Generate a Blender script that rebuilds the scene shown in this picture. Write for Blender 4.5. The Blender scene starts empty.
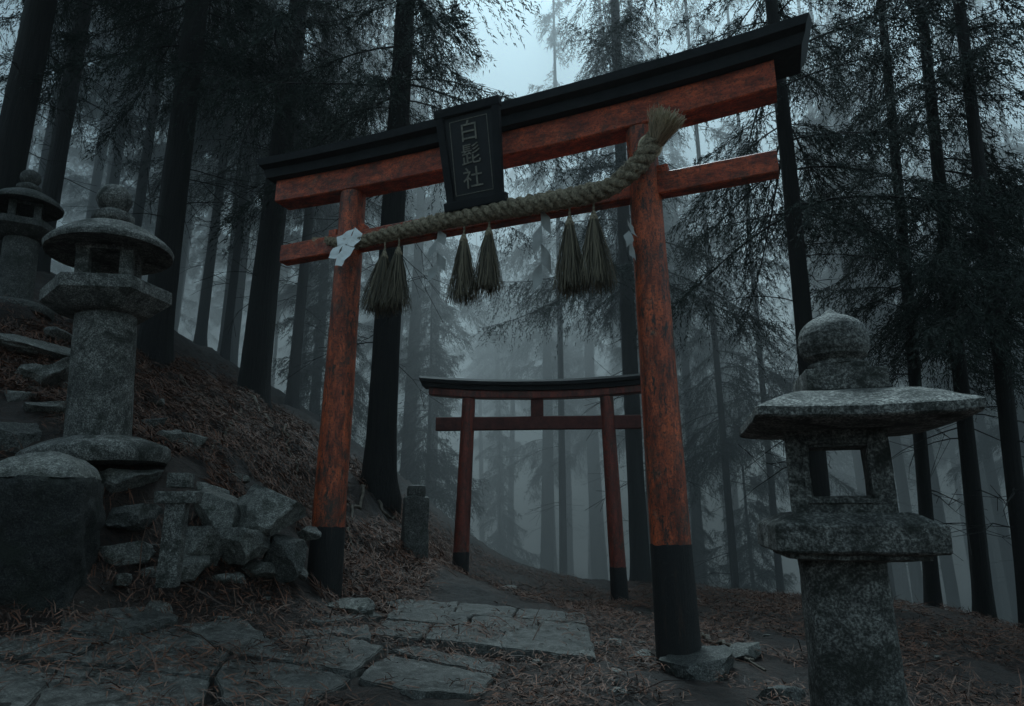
import bpy, bmesh, math, random
import numpy as np
from mathutils import Vector, Matrix, noise as mn
R=math.radians
S=bpy.context.scene; C=S.collection
rng=np.random.RandomState(7); random.seed(7)
F=640.0; PIT=R(14); CP,SP=math.cos(PIT),math.sin(PIT)
def ray(px,py):
    u=(px-512)/F; v=(353-py)/F
    return np.array([u,CP-v*SP,SP+v*CP])
def at(px,py,Y):
    r=ray(px,py); return r*(Y/r[1])
# ---------------- terrain ----------------
CT=np.array([(1.2,5,-1.06),(-1.71,6.18,-.64),(-.785,10.2,-.915),(1.59,10,-1.244),(1.34,2.6,-1.15),(0,4,-1.0),(0,2,-1.1),(0,0,-1.2),
(-2,4,-.78),(-2.3,3,-.75),(-2.57,4.75,-.5),(-2.0,5.2,-.45),(-2.6,5.5,.12),(-3.2,5.2,.42),(-3.2,6.2,.6),(-2.3,6.3,-.05),(-5.3,7,1.96),
(-4.4,6,1.1),(-4.55,11,1.9),(-5.1,9,2.0),(-2.0,9.5,.39),(-1.4,9.2,-.3),(-3.2,8,.9),(-.3,7,-.85),(.8,7.5,-1.05),(3,5,-1.15),(5.1,9,-1.2),
(3,10,-1.2),(.4,13,-1.1),(3,14,-1.5),(0,18,-1.9),(-3,16,1.0),(-8,12,4),(-10,5,4),(-3.2,3.6,-.6),(-5,2,-.3),(-4,0,-.7),(6,3,-1.4),(5,0,-1.3),(10,10,-2.5),
(10,20,-4),(0,28,-4),(-10,25,5),(-20,15,7),(20,10,-5),(20,30,-6),(-20,35,7),(0,-8,-1.3),(-12,-6,2),(12,-8,-2)],float)
def phi(r2): return np.where(r2>1e-12,r2*np.log(r2+1e-12)*.5,0)
n=len(CT)
K=phi(((CT[:,None,:2]-CT[None,:,:2])**2).sum(-1))+np.eye(n)*.05
Pm=np.c_[np.ones(n),CT[:,:2]]
A=np.block([[K,Pm],[Pm.T,np.zeros((3,3))]])
W=np.linalg.solve(A,np.r_[CT[:,2],0,0,0])
TAB=np.random.RandomState(3).rand(256,256)
def vn(x,y,f,s=0):
    x=np.asarray(x,float)*f+s*17.3; y=np.asarray(y,float)*f+s*9.1
    xi=np.floor(x).astype(int); yi=np.floor(y).astype(int); fx=x-xi; fy=y-yi
    fx=fx*fx*(3-2*fx); fy=fy*fy*(3-2*fy)
    a=TAB[xi&255,yi&255];b=TAB[(xi+1)&255,yi&255];c=TAB[xi&255,(yi+1)&255];d=TAB[(xi+1)&255,(yi+1)&255]
    return (a*(1-fx)+b*fx)*(1-fy)+(c*(1-fx)+d*fx)*fy-.5
def G(x,y,fine=False):
    x=np.atleast_1d(np.asarray(x,float)).ravel(); y=np.atleast_1d(np.asarray(y,float)).ravel()
    out=np.empty(len(x))
    for i in range(0,len(x),20000):
        xs=x[i:i+20000]; ys=y[i:i+20000]
        r2=(xs[:,None]-CT[None,:,0])**2+(ys[:,None]-CT[None,:,1])**2
        out[i:i+20000]=phi(r2)@W[:n]+W[n]+W[n+1]*xs+W[n+2]*ys
    dist=np.hypot(x,y); w=np.clip((dist-22)/20,0,1); w=w*w*(3-2*w)
    far=np.clip(-x*.28,-4,9)-2.5-np.clip((y-20)*.03,0,4)
    out=out*(1-w)+far*w
    out=out+vn(x,y,.9,1)*.10+vn(x,y,2.3,2)*.05
    if fine:
        bank=np.clip((-.9-x)/1.2,0,1)*np.clip((y-5.6)/1,0,1)
        out=out+vn(x,y,6,3)*.040*(1+1.6*bank)+vn(x,y,14,4)*.028*(1+1.5*bank)+bank*(np.abs(vn(x,y,1.9,6))*.40-.09)
    return out
def gz(x,y): return float(G([x],[y])[0])
YS=np.concatenate([np.linspace(1.3,14,500),np.linspace(14.1,60,200)])
def ground_at(px,py):
    r=ray(px,py); k=YS/r[1]; z=G(r[0]*k,YS); m=np.where(r[2]*k<=z)[0]
    i=m[0] if len(m) else 300
    return np.array([r[0]*k[i],YS[i],z[i]])
# ---------------- materials ----------------
def newmat(name):
    m=bpy.data.materials.new(name); m.use_nodes=True; nt=m.node_tree; b=nt.nodes['Principled BSDF']; return m,nt,b
def nz(nt,scale,detail=6,rough=.6,vec=None,dist=0):
    t=nt.nodes.new('ShaderNodeTexNoise'); t.inputs['Scale'].default_value=scale; t.inputs['Detail'].default_value=detail
    t.inputs['Roughness'].default_value=rough; t.inputs['Distortion'].default_value=dist
    if vec: nt.links.new(vec,t.inputs['Vector'])
    return t.outputs['Fac']
def ramp(nt,fac,stops):
    r=nt.nodes.new('ShaderNodeValToRGB'); e=r.color_ramp.elements
    while len(e)>1: e.remove(e[-1])
    e[0].position=stops[0][0]; e[0].color=(*stops[0][1],1)
    for p,c in stops[1:]:
        q=e.new(p); q.color=(*c,1)
    nt.links.new(fac,r.inputs['Fac']); return r.outputs['Color']
def mix(nt,a,b,fac,mode='MIX'):
    m=nt.nodes.new('ShaderNodeMix'); m.data_type='RGBA'; m.blend_type=mode
    for s,v in ((m.inputs[6],a),(m.inputs[7],b)):
        if isinstance(v,tuple): s.default_value=(*v,1)
        else: nt.links.new(v,s)
    if isinstance(fac,float): m.inputs[0].default_value=fac
    else: nt.links.new(fac,m.inputs[0])
    return m.outputs[2]
def bump(nt,b,h,strength,dist=.02):
    n_=nt.nodes.new('ShaderNodeBump'); n_.inputs['Strength'].default_value=strength; n_.inputs['Distance'].default_value=dist
    nt.links.new(h,n_.inputs['Height']); nt.links.new(n_.outputs['Normal'],b.inputs['Normal'])
def coord(nt,scale=(1,1,1),obj=True):
    g=nt.nodes.new('ShaderNodeTexCoord'); mp=nt.nodes.new('ShaderNodeMapping'); mp.inputs['Scale'].default_value=scale
    nt.links.new(g.outputs['Object'],mp.inputs['Vector']); return mp.outputs['Vector']
def stone_mat(name,light,dark,moss,spec=1.0,rough=.75,bd=.012,mo0=.50):
    m,nt,b=newmat(name); v=coord(nt)
    big=nz(nt,2.3,9,.7,v,.4); mid=nz(nt,22,8,.75,v); fine=nz(nt,95,3,.75,v)
    c=ramp(nt,big,[(.30,dark),(.66,light)])
    c=mix(nt,c,ramp(nt,mid,[(.35,(.25,.25,.25)),(.62,(1.25,1.25,1.25))]),.85,'MULTIPLY')
    c=mix(nt,c,ramp(nt,fine,[(.42,(.35,.35,.35)),(.5,(1,1,1)),(.6,(2.4,2.4,2.4))]),.85*spec,'MULTIPLY')
    mo=ramp(nt,nz(nt,3.6,10,.78,v,.6),[(mo0,(0,0,0)),(mo0+.12,(.92,.92,.92))])
    c=mix(nt,c,moss,mo)
    lich=ramp(nt,nz(nt,9,6,.7,v,1.2),[(.66,(0,0,0)),(.70,(.6,.6,.6))])
    c=mix(nt,c,tuple(min(.45,x*1.4) for x in light),lich)
    nt.links.new(c,b.inputs['Base Color']); b.inputs['Roughness'].default_value=rough
    mm=nt.nodes.new('ShaderNodeMath'); mm.operation='MULTIPLY_ADD'; mm.inputs[1].default_value=.5
    nt.links.new(fine,mm.inputs[0]); nt.links.new(mid,mm.inputs[2])
    bump(nt,b,mm.outputs[0],1.0,bd); return m
M={}
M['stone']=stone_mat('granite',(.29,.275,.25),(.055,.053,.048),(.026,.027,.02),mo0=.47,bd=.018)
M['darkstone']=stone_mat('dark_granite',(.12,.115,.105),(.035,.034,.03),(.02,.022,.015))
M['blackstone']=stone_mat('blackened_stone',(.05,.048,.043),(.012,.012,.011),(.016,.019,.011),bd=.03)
M['rock']=stone_mat('rock',(.34,.325,.29),(.055,.052,.046),(.028,.032,.019),.7,.5,.025,.50)
M['slab']=stone_mat('paving_stone',(.20,.19,.172),(.04,.038,.034),(.022,.02,.015),.7,.36,.018,.48)
def paint_mat(name,red,red2,worn,amount,scale,grime=.9):
    m,nt,b=newmat(name); v=coord(nt,scale)
    c=ramp(nt,nz(nt,1.5,6,.6,v),[(.3,red2),(.62,red)])
    c=mix(nt,c,ramp(nt,nz(nt,2.6,11,.8,v,.3),[(.40,(.16,.13,.13)),(.58,(1,1,1))]),grime,'MULTIPLY')
    w=ramp(nt,nz(nt,4.2,14,.82,v,.3),[(amount,(0,0,0)),(amount+.06,(1,1,1))])
    c=mix(nt,c,worn,w)
    pale=ramp(nt,nz(nt,7.5,12,.8,coord(nt,(1,1,.7)),.5),[(.57,(0,0,0)),(.66,(.5,.5,.5))])
    c=mix(nt,c,(.42,.24,.15),pale)
    sp=ramp(nt,nz(nt,55,6,.8,coord(nt)),[(.52,(0,0,0)),(.59,(.9,.9,.9))])
    c=mix(nt,c,worn,sp)
    c=mix(nt,c,(.05,.045,.033),ramp(nt,nz(nt,2.4,12,.82,coord(nt),.5),[(.52,(0,0,0)),(.64,(.88,.88,.88))]))
    nt.links.new(c,b.inputs['Base Color']); b.inputs['Roughness'].default_value=.44
    bump(nt,b,nz(nt,9,8,.75,v),.8,.014); return m
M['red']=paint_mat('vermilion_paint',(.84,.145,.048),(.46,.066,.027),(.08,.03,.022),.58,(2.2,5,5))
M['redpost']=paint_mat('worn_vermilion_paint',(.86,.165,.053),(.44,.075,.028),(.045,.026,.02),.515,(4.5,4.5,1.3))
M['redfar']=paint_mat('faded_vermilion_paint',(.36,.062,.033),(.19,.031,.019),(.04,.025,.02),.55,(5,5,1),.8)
def plain(name,col,rough,sc=20,bs=.4,var=.5):
    m,nt,b=newmat(name); v=coord(nt)
    c=ramp(nt,nz(nt,sc,8,.65,v),[(.3,tuple(x*(1-var) for x in col)),(.7,tuple(x*(1+var) for x in col))])
    nt.links.new(c,b.inputs['Base Color']); b.inputs['Roughness'].default_value=rough
    bump(nt,b,nz(nt,sc*2.5,6,.6,v),bs,.01); return m
M['black']=plain('black_lacquer',(.010,.010,.011),.6,6,.5)
def foot_mat():
    m,nt,b=newmat('streaked_black_paint'); v=coord(nt,(7,7,.9))
    c=ramp(nt,nz(nt,2,10,.75,v,.3),[(.35,(.006,.006,.006)),(.55,(.014,.012,.011)),(.68,(.06,.03,.02))])
    c=mix(nt,c,(.06,.058,.05),ramp(nt,nz(nt,30,8,.8,coord(nt)),[(.57,(0,0,0)),(.66,(.6,.6,.6))]))
    nt.links.new(c,b.inputs['Base Color']); b.inputs['Roughness'].default_value=.6
    bump(nt,b,nz(nt,12,8,.75,v),.8,.015); return m
M['foot']=foot_mat()
M['blackroof']=plain('weathered_black_wood',(.009,.009,.010),.8,9,.6)
M['darkwood']=plain('dark_red_wood',(.10,.024,.017),.7,9,.6)
M['gold']=plain('faded_gilt',(.22,.20,.16),.6,40,.2)
M['paper']=plain('white_paper',(.90,.89,.87),.8,12,.1,.04)
M['papergrey']=plain('grey_paper',(.40,.39,.37),.8,12,.1,.15)  # streamers in an even grey, darker than the white sheets
def island(name,cols,rough=.8,trans=0):
    m,nt,b=newmat(name); g=nt.nodes.new('ShaderNodeNewGeometry')
    r=ramp(nt,g.outputs['Random Per Island'],[(i/(len(cols)-1),c) for i,c in enumerate(cols)])
    nt.links.new(r,b.inputs['Base Color']); b.inputs['Roughness'].default_value=rough
    return m
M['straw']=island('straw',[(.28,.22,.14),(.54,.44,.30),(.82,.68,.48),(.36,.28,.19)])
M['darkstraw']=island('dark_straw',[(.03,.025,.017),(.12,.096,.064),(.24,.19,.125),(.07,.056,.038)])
M['leaf']=island('cedar_foliage',[(.010,.018,.014),(.020,.032,.024),(.015,.025,.019),(.027,.041,.029)],.75)
M['litter']=island('dead_needles',[(.022,.010,.007),(.09,.034,.018),(.19,.068,.033),(.04,.021,.015),(.20,.10,.064)],.7)
def rope_mat():
    m,nt,b=newmat('rope_fibre'); v=coord(nt)
    c=ramp(nt,nz(nt,35,8,.75,v,.5),[(.36,(.10,.074,.047)),(.60,(.74,.59,.41))])
    nt.links.new(c,b.inputs['Base Color']); b.inputs['Roughness'].default_value=.9
    bump(nt,b,nz(nt,100,5,.75,v),1.0,.028); return m
M['rope']=rope_mat()
def bark_mat():
    m,nt,b=newmat('cedar_bark'); v=coord(nt,(9,9,.8))
    f=nz(nt,2.2,10,.7,v,.5)
    c=ramp(nt,f,[(.3,(.004,.004,.004)),(.6,(.020,.017,.015))])
    c=mix(nt,c,(.018,.02,.015),ramp(nt,nz(nt,1.3,5,.6,coord(nt)),[(.5,(0,0,0)),(.75,(.7,.7,.7))]))
    nt.links.new(c,b.inputs['Base Color']); b.inputs['Roughness'].default_value=.85
    bump(nt,b,f,1.0,.05); return m
M['bark']=bark_mat()
M['root']=plain('weathered_root',(.10,.08,.06),.8,14,.8,.6)
def ground_mat():
    m,nt,b=newmat('forest_floor'); v=coord(nt)
    a=nz(nt,.8,8,.65,v,.3); f=nz(nt,28,8,.8,v,.5); g=nz(nt,7,8,.7,v,.5)
    c=ramp(nt,a,[(.32,(.009,.007,.006)),(.52,(.030,.016,.011)),(.7,(.012,.011,.008))])
    c=mix(nt,c,ramp(nt,f,[(.35,(.2,.2,.2)),(.6,(1.8,1.6,1.5))]),.9,'MULTIPLY')
    c=mix(nt,c,(.13,.125,.11),ramp(nt,nz(nt,45,4,.7,v),[(.64,(0,0,0)),(.69,(.7,.7,.7))]))
    nt.links.new(c,b.inputs['Base Color']); b.inputs['Roughness'].default_value=.7
    mm=nt.nodes.new('ShaderNodeMath'); mm.operation='MULTIPLY_ADD'; mm.inputs[1].default_value=.5
    nt.links.new(f,mm.inputs[0]); nt.links.new(g,mm.inputs[2])
    bump(nt,b,mm.outputs[0],1.0,.07); return m
M['ground']=ground_mat()
# ---------------- object helpers ----------------
def mk(name,verts,faces,mat,parent=None,smooth=False,sharp=None):
    me=bpy.data.meshes.new(name)
    if isinstance(verts,np.ndarray) and isinstance(faces,np.ndarray):
        nf,k=faces.shape
        me.vertices.add(len(verts)); me.vertices.foreach_set('co',verts.astype(np.float32).ravel())
        me.loops.add(nf*k); me.loops.foreach_set('vertex_index',faces.astype(np.int32).ravel())
        me.polygons.add(nf); me.polygons.foreach_set('loop_start',np.arange(0,nf*k,k,dtype=np.int32))
        me.update(calc_edges=True); me.validate()
    else:
        me.from_pydata([tuple(v) for v in verts],[],[tuple(f) for f in faces])
    if smooth: me.polygons.foreach_set('use_smooth',[True]*len(me.polygons))
    me.materials.append(mat); me.update()
    if sharp: me.set_sharp_from_angle(angle=R(sharp))
    o=bpy.data.objects.new(name,me); C.objects.link(o)
    if parent: o.parent=parent
    return o
def tag(o,label,cat,group=None,kind=None):
    if label: o['label']=label
    if cat: o['category']=cat
    if group: o['group']=group
    if kind: o['kind']=kind
    return o
def empty(name,loc,label,cat,group=None,rz=0):
    o=bpy.data.objects.new(name,None); C.objects.link(o); o.location=loc; o.rotation_euler=(0,0,rz); o.empty_display_size=.2
    return tag(o,label,cat,group)
def lathe(prof,ns=48,p=2,uplift=0,noise=.0,nf=4,seed=0,steps=.04,bot=True,poly=0,rib=0):
    pts=[]
    for (r0,z0),(r1,z1) in zip(prof[:-1],prof[1:]):
        L=math.hypot(r1-r0,z1-z0); k=max(1,int(L/steps))
        for i in range(k): pts.append((r0+(r1-r0)*i/k,z0+(z1-z0)*i/k))
    pts.append(prof[-1]); rm=max(r for r,z in pts)
    V=[];Fa=[]
    for r,z in pts:
        for j in range(ns):
            a=2*math.pi*j/ns
            if p>2:
                q4=(j/ns*8)%8; k4=int(q4//2); f4=(q4%2)-1; f4=math.tan(f4*math.pi/4); a=k4*math.pi/2+math.pi/2+math.atan(f4)
            c,s=math.cos(a),math.sin(a)
            q=1/((abs(c)**p+abs(s)**p)**(1/p)) if p>2 else 1
            if poly:
                w_=2*math.pi/poly; q=math.cos(w_/2)/math.cos((a%w_)-w_/2)*1.04
            corner=(q-1)/.414 if p>2 else 0
            if rib: q*=1+.012*math.cos(z*rib)
            x,y=r*q*c,r*q*s; zz=z+uplift*max(0,corner)**1.5*(r/rm)**2
            if noise:
                d=mn.fractal(Vector((x*nf+seed*7.1,y*nf,zz*nf)),.7,2.1,6)*noise
                x+=c*d;y+=s*d;zz+=d*.5
            V.append((x,y,zz))
    m=len(pts)
    for i in range(m-1):
        for j in range(ns):
            a=i*ns+j;b=i*ns+(j+1)%ns; Fa.append((a,b,b+ns,a+ns))
    if bot: Fa.append(tuple(reversed(range(ns))))
    Fa.append(tuple(range((m-1)*ns,m*ns)))
    return V,Fa
def frombm(name,bm,mat,parent=None,smooth=False,sharp=None):
    me=bpy.data.meshes.new(name); bm.normal_update(); bm.to_mesh(me); bm.free()
    if smooth: me.polygons.foreach_set('use_smooth',[True]*len(me.polygons))
    if sharp: me.set_sharp_from_angle(angle=R(sharp))
    me.materials.append(mat); o=bpy.data.objects.new(name,me); C.objects.link(o)
    if parent: o.parent=parent
    return o
def boxbm(sx,sy,sz,bev=.01,cuts=0,bm=None,loc=(0,0,0)):
    b=bmesh.new(); bmesh.ops.create_cube(b,size=1)
    for v in b.verts: v.co=Vector((v.co.x*sx,v.co.y*sy,v.co.z*sz))
    if bev: bmesh.ops.bevel(b,geom=b.edges[:],offset=bev,segments=2,affect='EDGES',profile=.6)
    if cuts: bmesh.ops.subdivide_edges(b,edges=b.edges[:],cuts=cuts,use_grid_fill=True)
    for v in b.verts: v.co+=Vector(loc)
    if bm is None: return b
    me=bpy.data.meshes.new('t'); b.to_mesh(me); b.free(); bm.from_mesh(me); bpy.data.meshes.remove(me); return bm
def rock(loc,size,seed,label,mat='rock',rz=0,tilt=(0,0),group=None,name='rock',cat='rock',ang=12,sub=4):
    r=random.Random(seed); bm=bmesh.new(); bmesh.ops.create_icosphere(bm,subdivisions=sub,radius=1)
    pl=[]
    for i in range(ang):
        nrm=Vector((r.gauss(0,1),r.gauss(0,1),r.gauss(0,.45))).normalized(); pl.append((nrm,r.uniform(.45,.70)))
    pl.append((Vector((r.uniform(-.2,.2),r.uniform(-.2,.2),1)).normalized(),r.uniform(.42,.54)))
    for v in bm.verts:
        for nrm,d in pl:
            e=v.co.dot(nrm)-d
            if e>0: v.co-=nrm*e
        d=mn.fractal(v.co*2.8+Vector((seed*3.7,0,0)),.6,2.1,6)
        v.co*=1+.08*d
        v.co=Vector((v.co.x*size[0],v.co.y*size[1],v.co.z*size[2]))*1.22
    o=frombm(name,bm,M[mat],None,True,22); o.location=loc; o.rotation_euler=(tilt[0],tilt[1],rz)
    return tag(o,label,cat,group)
def tube(P,rad,ns=8):
    P=np.asarray(P,float); m=len(P); rad=np.broadcast_to(rad,(m,))
    T=np.gradient(P,axis=0); T/=np.linalg.norm(T,axis=1)[:,None]+1e-9
    up=np.array([0,0,1.]) if abs(T[:,2]).mean()<.8 else np.array([0,1.,0])
    N=np.cross(T,up); N/=np.linalg.norm(N,axis=1)[:,None]+1e-9; B=np.cross(T,N)
    a=np.arange(ns)*2*np.pi/ns
    V=P[:,None]+rad[:,None,None]*(np.cos(a)[None,:,None]*N[:,None]+np.sin(a)[None,:,None]*B[:,None])
    i=np.arange(m-1)[:,None]; j=np.arange(ns)[None,:]
    a0=i*ns+j;b0=i*ns+(j+1)%ns
    Fa=np.stack([a0,b0,b0+ns,a0+ns],-1).reshape(-1,4)
    return V.reshape(-1,3),Fa
def join(parts):
    V=[];Fa=[];o=0
    for v,f in parts: V.append(v);Fa.append(f+o);o+=len(v)
    return np.concatenate(V),np.concatenate(Fa)
def cat(P,nn):
    P=np.asarray(P,float); P=np.vstack([2*P[0]-P[1],P,2*P[-1]-P[-2]]); out=[]
    m=len(P)-3; ts=np.linspace(0,m-1e-6,nn)
    for t_ in ts:
        i_=int(t_);u=t_-i_;a,b,c,d=P[i_:i_+4]
        out.append(.5*((2*b)+(-a+c)*u+(2*a-5*b+4*c-d)*u*u+(-a+3*b-3*c+d)*u**3))
    return np.array(out)
# ---------------- ground ----------------
def axis(lo,hi,st,far0,far1):
    a=list(np.arange(lo,hi,st)); x=hi; s=st
    while x<far1: a.append(x); s*=1.13; x+=s
    a.append(far1); x=lo; s=st
    while x>far0: s*=1.13; x-=s; a.append(x)
    return np.array(sorted(a))
gx=axis(-6.5,6.5,.045,-220,220); gy=axis(1.5,13,.045,-60,260)
XX,YY=np.meshgrid(gx,gy); ZZ=G(XX,YY,True)
nx,ny=len(gx),len(gy)
i=np.arange(ny-1)[:,None]; j=np.arange(nx-1)[None,:]; a0=i*nx+j
gf=np.stack([a0,a0+1,a0+1+nx,a0+nx],-1).reshape(-1,4)
g=mk('ground',np.c_[XX.ravel(),YY.ravel(),ZZ],gf,M['ground'],smooth=True)
tag(g,'dark forest floor covered in brown cedar needles','ground',kind='structure')
def litter(N,x0,x1,y0,y1,l0,l1,w,lift=.04,th=-.18):
    x=rng.uniform(x0,x1,N); y=y0+(y1-y0)*rng.rand(N)**1.3
    keep=(vn(x,y,1.4,9)+vn(x,y,4,8)*.6)>th
    x=x[keep];y=y[keep];N=len(x)
    z=G(x,y,True)+rng.uniform(.0,lift,N)
    a=rng.uniform(0,2*np.pi,N); L=rng.uniform(l0,l1,N); el=rng.normal(0,.3,N)
    d=np.c_[np.cos(a)*np.cos(el),np.sin(a)*np.cos(el),np.sin(el)]
    gxv=(G(x+.05,y)-G(x-.05,y))/.1; gyv=(G(x,y+.05)-G(x,y-.05))/.1
    d[:,2]+=d[:,0]*gxv+d[:,1]*gyv
    s=np.c_[-np.sin(a),np.cos(a),rng.normal(0,.5,N)]*w
    p=np.c_[x,y,z]
    k=p+d*L[:,None]*.5+np.c_[rng.normal(0,.1,N),rng.normal(0,.1,N),rng.uniform(0,.3,N)]*L[:,None]*.4
    V=np.stack([p-s,p+s,k+s,k-s,p+d*L[:,None]],1).reshape(-1,3)
    b=np.arange(N)*5
    return V,np.concatenate([np.stack([b,b+1,b+2],1),np.stack([b,b+2,b+3],1),np.stack([b+3,b+2,b+4],1)])
v1,f1=litter(170000,-6,6,1.8,13,.04,.11,.0027,.06)
v2,f2=litter(6000,-6,7,1.8,13,.12,.4,.0034)
v3,f3=litter(50000,-5.5,-.9,5.6,12,.05,.16,.0036,.08,-.3)
V,Fa=join([(v1,f1),(v2,f2),(v3,f3)])
tag(mk('needle_litter',V,Fa,M['litter']),'fallen brown needles and twigs strewn over the forest floor','needles',kind='stuff')
# ---------------- paving ----------------
def slabw(pts,label,seed,lift=.06,mat='slab'):
    r=random.Random(seed); pts=np.array(pts); c=pts.mean(0)
    A_=np.c_[pts[:,0]-c[0],pts[:,1]-c[1],np.ones(len(pts))]; co=np.linalg.lstsq(A_,pts[:,2],rcond=None)[0]
    co[:2]=np.clip(co[:2]+np.array([r.gauss(0,.008),r.gauss(0,.008)]),-.12,.12); lift+=r.uniform(-.008,.006)
    P=[]; m=len(pts)
    for i_ in range(m):
        a,b=pts[i_],pts[(i_+1)%m]
        for t in (0,.2,.4,.6,.8):
            q=a*(1-t)+b*t; q=q+(c-q)*(.004 if t else .025)+np.array([r.gauss(0,.006),r.gauss(0,.007),0]); P.append(q[:2]-c[:2])
    bm=bmesh.new()
    top=[bm.verts.new((x,y,co[0]*x+co[1]*y+lift)) for x,y in P]
    f=bm.faces.new(top); bm.normal_update()
    ex=bmesh.ops.extrude_face_region(bm,geom=[f])
    for v in [e for e in ex['geom'] if isinstance(e,bmesh.types.BMVert)]: v.co.z-=.18
    bmesh.ops.recalc_face_normals(bm,faces=bm.faces[:])
    te=[e for e in bm.edges if all(v in top for v in e.verts)]
    bmesh.ops.bevel(bm,geom=te,offset=.007,segments=2,affect='EDGES')
    bmesh.ops.triangulate(bm,faces=bm.faces[:])
    for _ in range(4):
        le=[e for e in bm.edges if e.calc_length()>.045]
        if not le: break
        bmesh.ops.subdivide_edges(bm,edges=le,cuts=1); bmesh.ops.triangulate(bm,faces=bm.faces[:])
    for v in bm.verts:
        v.co.z+=.010*mn.fractal(Vector((v.co.x*6+seed,v.co.y*6,v.co.z*6)),.7,2.1,6)
    o=frombm('paving_slab',bm,M[mat],None,True,40); o.location=(c[0],c[1],co[2])
    tag(o,label,'paving stone'); return o
def slab(poly,label,seed,lift): return slabw([ground_at(x,y) for x,y in poly],label,seed,lift)
TL,TRc,BRc,BL=[ground_at(*q) for q in ((402,602),(584,616),(596,663),(372,638))]
def bil(u,v): return (TL*(1-u)+TRc*u)*(1-v)+(BL*(1-u)+BRc*u)*v
rows=[(0,.34,[0,.3,.62,1]),(.34,.66,[0,.40,.74,1]),(.66,1,[0,.24,.58,1])]
rn=('far row of the paving under the large gate','middle row of the paving under the large gate','near row of the paving under the large gate')
cn=('left end slab','middle slab','right end slab')
sd_=50
for ri,(v0,v1_,cs_) in enumerate(rows):
    for ci in range(3):
        sd_+=1; ju=random.uniform(-.03,.03)
        slabw([bil(cs_[ci],v0),bil(cs_[ci+1],v0),bil(cs_[ci+1]+(ju if ci<2 else 0),v1_),bil(cs_[ci],v1_)],'worn rectangular stone, '+cn[ci]+' in the '+rn[ri],sd_,.034)
SL=[([(268,645),(330,641),(385,656),(352,682),(300,671)],'pale slab at the left end of the row running toward the bottom centre'),
([(388,657),(494,683),(482,700),(400,696),(354,683)],'pale slab at the right end of the row running toward the bottom centre'),
([(179,630),(242,623),(267,643),(298,670),(232,657)],'small dark slab just left of the pale slabs in the near paving'),
([(60,616),(102,604),(167,611),(177,630),(110,642),(58,636)],'wide slab in front of the stone cross marker'),
([(-10,638),(46,637),(108,643),(64,668),(-30,664)],'slab at the left edge of the photo in front of the dark stone pillar'),
([(110,643),(178,631),(231,657),(211,683),(130,673),(66,669)],'wet slab in the middle of the near left paving'),
([(233,659),(299,672),(352,685),(300,714),(225,712),(213,685)],'near slab touching the front edge of the pale slabs'),
([(60,671),(128,674),(211,685),(198,724),(20,724)],'nearest dark slab at the bottom left, right of the corner slab'),
([(-40,668),(58,671),(18,724),(-70,724)],'corner slab cut off at the bottom left corner of the photo'),
([(300,622),(362,617),(383,622),(320,628)],'thin pale stone edging strip between near and far paving'),
([(268,640),(300,630),(368,632),(372,650),(332,640)],'dark sunken slab joining the near paving to the paving under the gate'),
([(388,654),(412,650),(500,668),(497,681)],'narrow sunken slab between the pale row and the paving under the gate')]
for k,(p,l) in enumerate(SL): slab(p,l,k+1,.034 if k<3 or k==9 else .024)
# ---------------- rocks ----------------
RK=[(272,508,5.35,.36,.21,'large pale boulder with slanting flat top, leftward of the left gate post'),
(218,508,5.3,.28,.17,'pale blocky boulder second from right along the top of the low rock wall'),
(243,542,5.12,.26,.16,'blocky rock wedged under the pale slanting boulder'),
(288,552,5.25,.20,.18,'dark rock at the right end of the low rock wall'),
(202,545,5.03,.24,.15,'low rock right of the stone cross marker at the wall foot'),
(190,503,5.5,.2,.13,'narrow rock behind the stone cross marker, right of its cross bar'),
(133,522,5.1,.30,.17,'wide mossy rock left of the stone cross marker'),
(110,556,4.8,.24,.12,'flat rock at the foot of the wall beside the dark stone pillar'),
(118,487,5.2,.42,.12,'ledge rock directly below the round stone lantern base'),
(235,578,5.1,.12,.07,'fist-sized rock lying on needles at the wall foot'),
(343,598,5.7,.24,.10,'flat rock against the foot of the left gate post'),
(408,594,6.3,.17,.09,'smooth stone beside the path right of the left gate post'),
(280,580,5.7,.15,.06,'thin flat stone lying between the rock wall and the left gate post'),
(702,694,4.75,.34,.12,'broad rock supporting the foot of the right gate post'),
(742,656,5.3,.2,.1,'grey stone just behind the right gate post footing'),
(785,695,4.3,.2,.1,'low dark stone between the right gate post and the square lantern'),
(150,700,3.9,.10,.05,'pale pebble-like stone at the bottom left of the photo'),
(640,649,5.2,.12,.06,'small stone left of the right gate post'),
(612,630,5.7,.11,.05,'tiny stone at the right edge of the far paving'),
(30,345,6.5,.5,.12,'flat stone step at the foot of the far left lantern'),
(35,382,6.1,.36,.18,'large angular rock on the slope below the far left lantern'),
(10,410,5.8,.32,.2,'dark rock at the left photo edge above the dark pillar'),
(52,412,5.6,.22,.15,'small rock on the slope left of the round lantern post'),
(60,372,6.4,.24,.14,'rock on the upper slope just left of the round lantern'),
(170,440,5.9,.17,.1,'small rock tucked behind the base of the round lantern'),
(2,440,5.0,.3,.22,'mossy boulder peeking above the dark stone pillar'),
(50,450,5.4,.24,.12,'rock beside the left rim of the round lantern base'),
(160,612,4.5,.12,.05,'little stone behind the near paving, right of the wide slab'),
(505,600,8.2,.2,.07,'stone half sunk in the path before the small gate'),
(690,590,9.5,.2,.08,'stone on the ground right of the large gate beyond the path')]
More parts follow.
